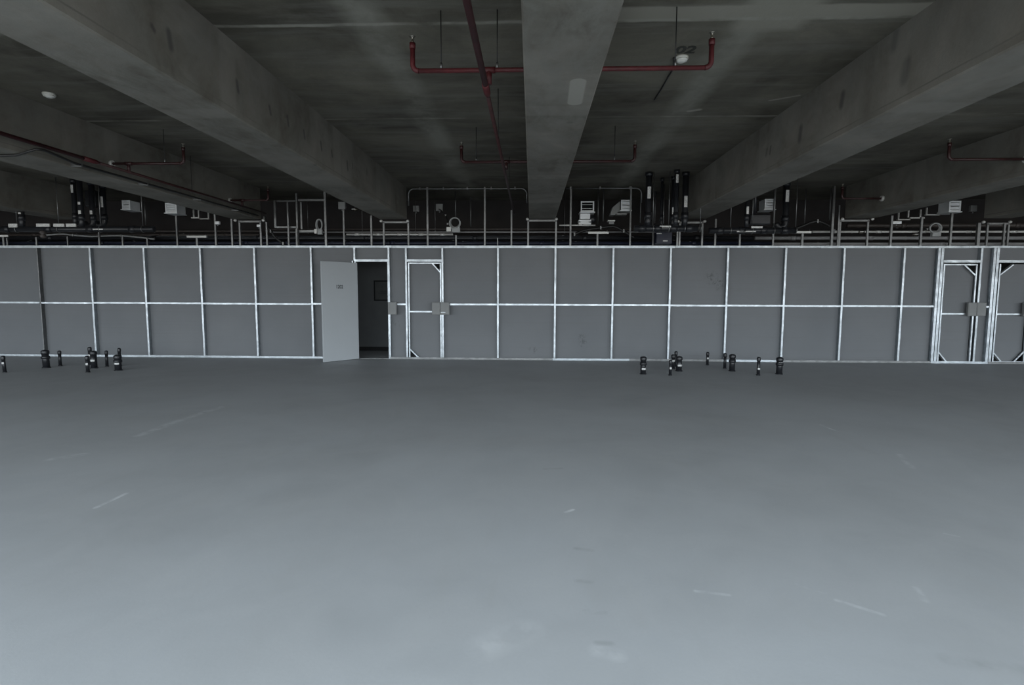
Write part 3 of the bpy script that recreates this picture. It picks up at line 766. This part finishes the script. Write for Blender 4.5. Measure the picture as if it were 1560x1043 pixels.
# hangers stepping away from the outer vents
def hanger(xa, xb, z, zt, xv, y, label):
    t = empty('tray_hanger', ((xa + xb) / 2, y, z)); tag(t, label, 'hanger', 'U hangers beside the outer vents')
    MB().box(min(xa, xb), max(xa, xb), y, y + .05, z - .012, z + .012).build('crossbar', 'channel', t)
    for x in xv: MB().box(x - .012, x + .012, y + .01, y + .04, z + .012, zt).build('drop_arm', 'channel', t)
    return t
Y1, Y2, Y3 = D + .48, D + .70, D + .95
hanger(-8.151, -7.841, 3.183, 3.386, (-7.856,), Y1, 'pale U hanger beside the left white vent, nearest to it')
hanger(-7.810, -7.626, 3.133, 3.317, (-7.756, -7.641), Y2, 'pale U hanger beside the left white vent, second from it')
hanger(-7.773, -7.546, 3.144, 3.295, (-7.562,), Y3, 'pale U hanger beside the left white vent, farthest from it')
hanger(8.682, 9.010, 3.186, 3.361, (8.737,), Y1, 'pale U hanger beside the right white vent, nearest to it')
hanger(8.495, 8.784, 3.155, 3.308, (8.516,), Y1 + .1, 'pale U hanger beside the right white vent, second from it')
hanger(8.247, 8.555, 3.106, 3.285, (8.470, 8.212), Y2, 'pale U hanger beside the right white vent, third from it')
hanger(8.145, 8.416, 3.103, 3.265, (8.166,), Y3, 'pale U hanger beside the right white vent, farthest from it')
small_box('control_box', 7.537, 2.921, .18, .055, D + .02, 'flat pale control box low under the second beam from the right', 'vent')
small_box('control_box', -5.904, 2.868, .08, .05, D + .02, 'tiny white control box inside the leftmost beam bracket', 'vent')
small_box('control_box', -6.781, 2.924, .09, .06, D - .04, 'small pale control box left of the leftmost beam bracket', 'vent')

# ------------------------------------------------------------------ black drains hung under the slab
def drain(x, ytop, r, zbot, lab, label, trap=0, bend=0):
    """vertical stack from the slab, with collar, white tape and optional bend into the collector"""
    t = empty('drain_stack', (x, ytop, zbot)); tag(t, label, 'drain pipe', 'black drain stacks')
    pts = [(x, ytop, SLAB), (x, ytop, zbot + .10)]
    if trap: pts += arc((x + trap * .09, ytop, zbot + .10), .09, math.pi if trap > 0 else 0, 2 * math.pi if trap > 0 else -math.pi, 8, ((1, 0, 0), (0, 0, 1)))[1:]
    else: pts += [(x, ytop, zbot)]
    tb = MB().tube(pts, r, 14).build('tube', 'pvc', t)
    MB().cyl((x, ytop, SLAB - .07), (x, ytop, SLAB), r * 1.25, 14).build('collar', 'pvc', t)
    MB().cyl((x, ytop, zbot + .12), (x, ytop, zbot + .24), r * 1.22, 14).build('collar', 'pvc', t)
    for la, lb in lab:
        n = 5
        b = MB(); a0, a1 = -math.pi / 2 - .55, -math.pi / 2 + .55
        q = [(x + (r + .002) * math.cos(a0 + (a1 - a0) * i / n), ytop + (r + .002) * math.sin(a0 + (a1 - a0) * i / n)) for i in range(n + 1)]
        q += [(x + (r + .0005) * math.cos(a1 - (a1 - a0) * i / n), ytop + (r + .0005) * math.sin(a1 - (a1 - a0) * i / n)) for i in range(n + 1)]
        b.prism(q, 'z', la, lb).build('white_tape', 'tag', tb, 'white tape')
    return t
def collector(x0, x1, y, z, r, tapes, label, name='drain_collector'):
    t = empty(name, (x0, y, z)); tag(t, label, 'drain pipe')
    tb = MB().cyl((x0, y, z), (x1, y, z), r, 16).build('tube', 'pvc', t)
    n = 4
    for i in range(n):
        x = x0 + (x1 - x0) * (i + .5) / n
        MB().cyl((x - .06, y, z), (x + .06, y, z), r * 1.2, 16).build('coupling', 'pvc', t)
        MB().cyl((x + .2, y, z + r), (x + .2, y, SLAB), .008, 6).build('hanger_rod', 'rod', t)
        MB().tube([(x + .2, y + (r + .005) * math.cos(a), z + (r + .005) * math.sin(a)) for a in [2 * math.pi * j / 16 for j in range(16)]], .008, 6, closed=True).build('hanger_ring', 'rod', t)
    for a, b_, zz, hh in tapes: MB().box(a, b_, y - r - .004, y - r * .7, zz - hh / 2, zz + hh / 2).build('white_tape', 'tag', tb, 'white tape')
    return t
# right cluster
DY = 10.4
drain(2.151, DY, .058, 2.646 + .05, [(3.187, 3.402)], 'thick black drain stack with white tape, leftmost of the middle cluster', 0)
drain(2.609, DY - .2, .042, 2.670, [(3.432, 3.583)], 'black drain stack with white tape close under the slab', 0)
drain(2.826, DY, .056, 2.646 + .05, [(3.030, 3.233)], 'thick black drain stack with white tape against the right beam', 0)
drain(2.692, DY + .35, .038, 2.712, [(2.911, 3.084)], 'slim black drain stack with low white tape in the middle cluster', 0)
drain(2.514, DY + .5, .03, 2.730, [], 'slim untaped black drain stack in the middle cluster', 1)
drain(4.077, 10.7, .04, 2.705, [(2.889, 3.086)], 'black drain stack with white tape right of the first right beam', 0)
drain(5.111, D - .3, .062, 2.774, [(3.283, 3.517)], 'thick black drain stack with white tape, rightmost of all', -1)
collector(1.898, 3.062, DY, 2.646, .058, [(2.359, 2.565, 2.676, .03)], 'thick black horizontal drain under the middle stacks')
collector(3.408, 5.052, DY + .4, 2.654, .055, [(4.190, 4.401, 2.710, .035), (3.919, 4.281, 2.629, .018)], 'thick black horizontal drain right of the first right beam')
t = empty('floor_trap', (4.396, DY + .5, 2.766)); tag(t, 'black box shaped trap hanging under the white vent right of the beam', 'trap')
bevel(MB().box(4.195, 4.584, DY + .42, DY + .62, 2.779, 2.966).build('body', 'pvc', t), .02, 3)
MB().box(4.220, 4.559, DY + .40, DY + .42, 2.916, 2.941).build('rib', 'pvc', t)
MB().cyl((4.305, DY + .52, 2.966), (4.305, DY + .52, SLAB), .035, 12).build('inlet', 'pvc', t)
t = empty('valve_box', (2.725, D - .3, 2.445)); tag(t, 'navy valve box with a white tag just above the partition', 'box')
bevel(MB().box(2.539, 2.858, D - .3, D - .12, 2.458, 2.697).build('body', 'navy', t), .01)
MB().box(2.673, 2.766, D - .304, D - .3, 2.505, 2.525).build('tag_plate', 'tag', t)
MB().box(2.536, 2.643, D - .304, D - .3, 2.657, 2.671).build('tag_plate', 'tag', t)
MB().cyl((2.694, D - .2, 2.697), (2.694, D - .2, SLAB), .012, 8).build('hanger_rod', 'rod', t)
# left cluster
LY = 10.6
drain(-9.016, D - .35, .055, 2.821, [(3.202, 3.419)], 'thick black drain stack with white tape, rightmost of the left cluster', -1)
drain(-9.178, LY + .2, .045, 2.767, [(3.401, 3.556)], 'black drain stack with high white tape, over the left beam side', 0)
drain(-8.880, LY, .05, 2.666 + .047, [(2.934, 3.023), (3.137, 3.187)], 'thick black drain stack with two short white tapes at left', 0)
drain(-8.976, LY + .4, .05, 2.765, [(2.911, 3.082)], 'black drain stack with low white tape in the left cluster', -1)
drain(-10.102, LY, .05, 2.666 + .047, [(2.846, 2.987)], 'black drain stack with white tape near the left edge', 0)
t = empty('floor_trap', (-9.163, LY + .6, 3.193)); tag(t, 'black box shaped trap between the left drain stacks', 'trap')
bevel(MB().box(-9.261, -9.037, LY + .56, LY + .76, 3.193, 3.527).build('body', 'pvc', t), .02, 3)
MB().cyl((-9.163, LY + .66, 3.527), (-9.163, LY + .66, SLAB), .04, 12).build('inlet', 'pvc', t)
collector(-10.835, -7.426, LY, 2.666, .055,
          [(-9.765, -9.496, 2.737, .06), (-9.416, -9.202, 2.736, .06), (-9.162, -8.962, 2.736, .06), (-8.621, -8.421, 2.659, .02), (-10.331, -10.156, 2.731, .07)],
          'thick black horizontal drain with white tapes at upper left')
t = empty('pipe_trap', (-9.671, LY, 2.500)); tag(t, 'pale lumpy trap fitting hanging below the left drain', 'trap')
MB().lathe((-9.673, LY - .02, 2.487), [(.02, 0), (.05, .02), (.055, .06), (.03, .08), (.06, .10), (.06, .13), (.03, .15)], 14).build('body', 'dark_pipe', t)
MB().cyl((-9.673, LY - .02, 2.487 + .14), (-9.673, LY - .02, 2.666), .025, 10).build('neck', 'pvc', t)

# ------------------------------------------------------------------ sprinkler pipes
ZBR, ZMN = 3.21, 3.10
def sprinkler_branch(t, xa, xb, y, ends=(), xm=None, rods=(), red='red'):
    r = .0185
    for x, s in ends:                                             # elbow, riser and head
        pts = arc((x + s * .05, y, ZBR + .05), .05, -math.pi / 2, -math.pi if s > 0 else 0, 6, ((1, 0, 0), (0, 0, 1)))
        rs = MB().tube(pts + [(x, y, ZBR + .19)], r * 1.12, 12).build('riser', red, t)
        MB().cyl((x, y, ZBR + .17), (x, y, ZBR + .215), r * 1.35, 12).build('reducer', red, rs)
        MB().lathe((x, y, ZBR + .215), [(.013, 0), (.013, .015), (.009, .018), (.009, .045), (.024, .047), (.024, .051)], 12).build('sprinkler_head', 'brass', rs, 'dull brass sprinkler head')
    xs = [xa, xb]
    for x, s in ends:
        if s > 0: xs[0] = x + .05
        else: xs[1] = x - .05
    MB().cyl((xs[0], y, ZBR), (xs[1], y, ZBR), r, 12).build('branch', red, t)
    if xm is not None:
        MB().cyl((xm, y, ZMN), (xm, y, ZBR), r * 1.2, 12).build('tee', red, t)
        MB().cyl((xm - .05, y, ZBR), (xm + .05, y, ZBR), r * 1.35, 12).build('tee_sleeve', red, t)
    for x in rods:
        hr = MB().cyl((x, y, ZBR + r), (x, y, SLAB), .0045, 6).build('hanger_rod', 'cable', t)
        MB().cyl((x, y, ZBR + r - .004), (x, y, ZBR + .06), .009, 8).build('rod_socket', 'rod', hr)
def main_pipe(t, x, y0, ysplit, y1, r0, r1, cl=()):
    MB().cyl((x, y0, ZMN), (x, ysplit, ZMN), r0, 14).build('main', 'red', t)
    MB().tube([(x, ysplit - .1, ZMN), (x, ysplit + .10, ZMN), (x, ysplit + .16, ZMN)], [r0 * 1.22, r0 * 1.22, r1], 14).build('reducer', 'red', t)
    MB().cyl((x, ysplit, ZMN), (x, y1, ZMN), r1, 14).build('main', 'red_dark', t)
    for y in cl:
        MB().cyl((x, y, ZMN + r1), (x, y, SLAB), .0045, 6).build('hanger_rod', 'cable', t)
sp = empty('sprinkler_pipe', (-.38, 4.53, ZMN)); tag(sp, 'red sprinkler pipe with cross branches running left of and through the centre beam', 'sprinkler pipe')
main_pipe(sp, -.385, WIN_Y + .1, 4.62, 11.55, .0235, .0185, (2.6, 6.2, 9.2))
sprinkler_branch(sp, -.97, 1.40, 4.53, ((-.97, 1), (1.40, -1)), -.385 + .03, (-.74, -.29, 1.12))
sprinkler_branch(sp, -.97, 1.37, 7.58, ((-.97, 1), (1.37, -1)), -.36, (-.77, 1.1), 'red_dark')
sp = empty('sprinkler_pipe', (-5.63, 7.6, ZMN)); tag(sp, 'red sprinkler pipe running beside the second beam from the left', 'sprinkler pipe')
main_pipe(sp, -5.63, WIN_Y + .1, 6.9, 11.5, .0235, .0185, (5.0, 9.0))
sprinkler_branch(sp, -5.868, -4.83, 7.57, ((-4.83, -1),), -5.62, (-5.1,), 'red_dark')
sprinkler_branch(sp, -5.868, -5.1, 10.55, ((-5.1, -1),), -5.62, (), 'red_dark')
for yy in (7.57, 10.55): MB().cyl((-5.872, yy, ZBR), (-5.84, yy, ZBR), .045, 14).build('sleeve', 'channel', sp)
sp = empty('sprinkler_pipe', (6.0, 7.6, ZBR)); tag(sp, 'short dark red sprinkler branch entering the second beam from the right, nearer one', 'sprinkler pipe')
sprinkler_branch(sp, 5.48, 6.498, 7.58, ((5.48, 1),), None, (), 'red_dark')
MB().cyl((6.46, 7.58, ZBR), (6.502, 7.58, ZBR), .05, 14).build('sleeve', 'channel', sp)
sp = empty('sprinkler_pipe', (6.1, 10.55, ZBR)); tag(sp, 'short dark red sprinkler branch entering the second beam from the right, farther one', 'sprinkler pipe')
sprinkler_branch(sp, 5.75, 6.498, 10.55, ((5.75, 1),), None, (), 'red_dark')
MB().cyl((6.46, 10.55, ZBR), (6.502, 10.55, ZBR), .05, 14).build('sleeve', 'channel', sp)
# black cable clipped beside the left main, sagging at its near end
cb = empty('black_cable', (-5.74, 8, 3.04))
tag(cb, 'black cable along the second beam from the left, below the red pipe', 'cable')
MB().tube([(-6.329, 6.185, 2.990), (-6.130, 6.220, 2.990), (-5.925, 6.209, 2.990), (-5.682, 6.095, 3.000), (-5.552, 6.064, 3.020), (-5.570, 6.183, 3.040), (-5.745, 6.8, 3.04), (-5.745, 8.5, 3.04), (-5.74, 11.4, 3.04)], .015, 8).build('sheath', 'cable', cb)
for yy in (6.9, 8.1, 9.4, 10.6): MB().box(-5.87, -5.73, yy - .012, yy + .012, 3.018, 3.062).build('clip', 'rod', cb)

# ------------------------------------------------------------------ smoke detectors and the sprayed number
def detector(x, y, label):
    t = empty('smoke_detector', (x, y, SLAB)); tag(t, label, 'smoke detector')
    MB().lathe((x, y, SLAB - .02), [(.062, 0), (.064, .004), (.064, .02)], 20).build('base', 'plastic', t)
    MB().lathe((x, y, SLAB - .048), [(.018, 0), (.034, .003), (.038, .010), (.054, .013), (.057, .022), (.052, .028)], 20).build('sensor_head', 'plastic', t)
    return t
dx1 = (1.404, 5.451, 3.650); dx2 = (-5.489, 6.211, 3.630)
detector(dx1[0], dx1[1], 'white smoke detector on the slab beside the sprayed black number')
detector(dx2[0], dx2[1], 'white smoke detector on the slab between the two big left beams')
tn = (1.401, 5.288, 3.670)
mt_ = Matrix(((1, 0, 0), (0, -1, 0), (0, 0, -1))).transposed().to_4x4(); mt_.translation = (tn[0], tn[1], SLAB - .0015)
sn = text_mesh('sprayed_number', '02', 'spray', mt_, .19, .16, None, .001, .035)
tag(sn, 'black sprayed number 02 on the ceiling beside a smoke detector', 'writing')
dc = empty('detector_wire', (dx1[0] - .05, dx1[1], SLAB)); tag(dc, 'short black wire trailing from the smoke detector along the slab', 'wire')
wp = [(1.315, 5.395, 3.655), (1.350, 5.506, 3.640), (1.387, 5.699, 3.655), (1.389, 5.894, 3.660), (1.400, 6.228, 3.663), (1.399, 6.572, 3.663)]
MB().tube([(dx1[0] - .075, dx1[1] - .01, SLAB - .01)] + wp[1:], .008, 6).build('sheath', 'cable', dc)

# ------------------------------------------------------------------ capped pipe stubs rising from the floor
def stub(x, y, hgt, d, label, tape=None, lean=(0, 0), hub=False):
    t = empty('pipe_stub', (x, y, 0)); tag(t, label, 'pipe stub', 'black pipe stubs on the floor')
    r = d / 2; lx, ly = lean
    at = lambda z: (x + lx * z, y + ly * z, z)
    tb = MB().tube([at(-.005), at(hgt - .03)], r * .88, 16).build('tube', 'pvc', t)
    MB().lathe((x + lx * (hgt - .07), y + ly * (hgt - .07), hgt - .07), [(r, 0), (r * 1.02, .004), (r * 1.02, .045), (r * .92, .058), (r * .5, .070)], 16).build('cap', 'pvc', t)
    if hub: MB().lathe((x + lx * (hgt * .5), y + ly * (hgt * .5), hgt * .5), [(r * .9, 0), (r * 1.08, .006), (r * 1.08, .05), (r * .9, .056)], 16).build('coupling', 'pvc', t)
    MB().lathe((x, y, 0), [(r * 1.12, 0), (r * 1.1, .012), (r * .9, .018)], 16).build('base_ring', 'pvc', t)
    if tape:
        a0, a1 = -math.pi / 2 - .7, -math.pi / 2 + .9; n = 6; rr = r * .90
        c = at(tape)
        q = [(c[0] + rr * math.cos(a0 + (a1 - a0) * i / n), c[1] + rr * math.sin(a0 + (a1 - a0) * i / n)) for i in range(n + 1)]
        q += [(c[0] + r * .86 * math.cos(a1 - (a1 - a0) * i / n), c[1] + r * .86 * math.sin(a1 - (a1 - a0) * i / n)) for i in range(n + 1)]
        MB().prism(q, 'z', tape - .017, tape + .017).build('white_tape', 'tag', tb, 'white tape')
    return t
stub(-9.38, 9.29, .30, .062, 'slim black pipe stub at the left edge of the picture', .17, (-.05, 0))
stub(-9.18, 9.91, .34, .128, 'thick black pipe stub in front of the dark stud, leftmost thick one', .20, (-.03, 0), True)
stub(-9.16, 10.19, .30, .062, 'slim untaped black pipe stub right of the leftmost thick one')
stub(-7.93, 9.38, .30, .066, 'slim black pipe stub with white tape, front of the left cluster', .15)
stub(-8.66, 10.32, .36, .070, 'tall slim black pipe stub behind the left cluster', .20)
stub(-8.25, 9.91, .33, .119, 'thick black pipe stub in the middle of the left cluster', .15)
stub(-8.20, 10.16, .31, .061, 'slim untaped black pipe stub right of the left cluster')
stub(-7.58, 9.65, .29, .128, 'thick black pipe stub with white tape, rightmost of the left ones', .13, (0, 0), True)
stub(-8.02, 10.26, .35, .062, 'tall slim black pipe stub behind the rightmost thick left one')
stub(2.00, 9.76, .32, .112, 'thick black pipe stub with white tape, leftmost of the right ones', .10, (0, 0), True)
stub(2.45, 9.63, .28, .058, 'slim black pipe stub with white tape, second of the right ones', .13)
stub(2.72, 10.5, .28, .080, 'black pipe stub half hidden behind a thick one in the right cluster', .16)
stub(2.85, 10.80, .31, .062, 'tall slim black pipe stub farthest back in the right cluster')
stub(2.75, 10.19, .28, .120, 'thick black pipe stub with white tape in the right cluster', .11)
stub(3.56, 11.09, .27, .060, 'slim black pipe stub standing alone closest to the partition', .14)
stub(3.74, 10.61, .30, .064, 'slim untaped black pipe stub beside a thick one right of the lone one')
stub(3.75, 10.25, .32, .115, 'thick black pipe stub with high white tape right of the slim untaped one', .19, (0, 0), True)
stub(4.02, 9.73, .33, .064, 'slim black pipe stub with low white tape near the right end', .12)
stub(4.46, 9.90, .31, .119, 'thick black pipe stub with high white tape, rightmost of all', .20, (.01, 0), True)
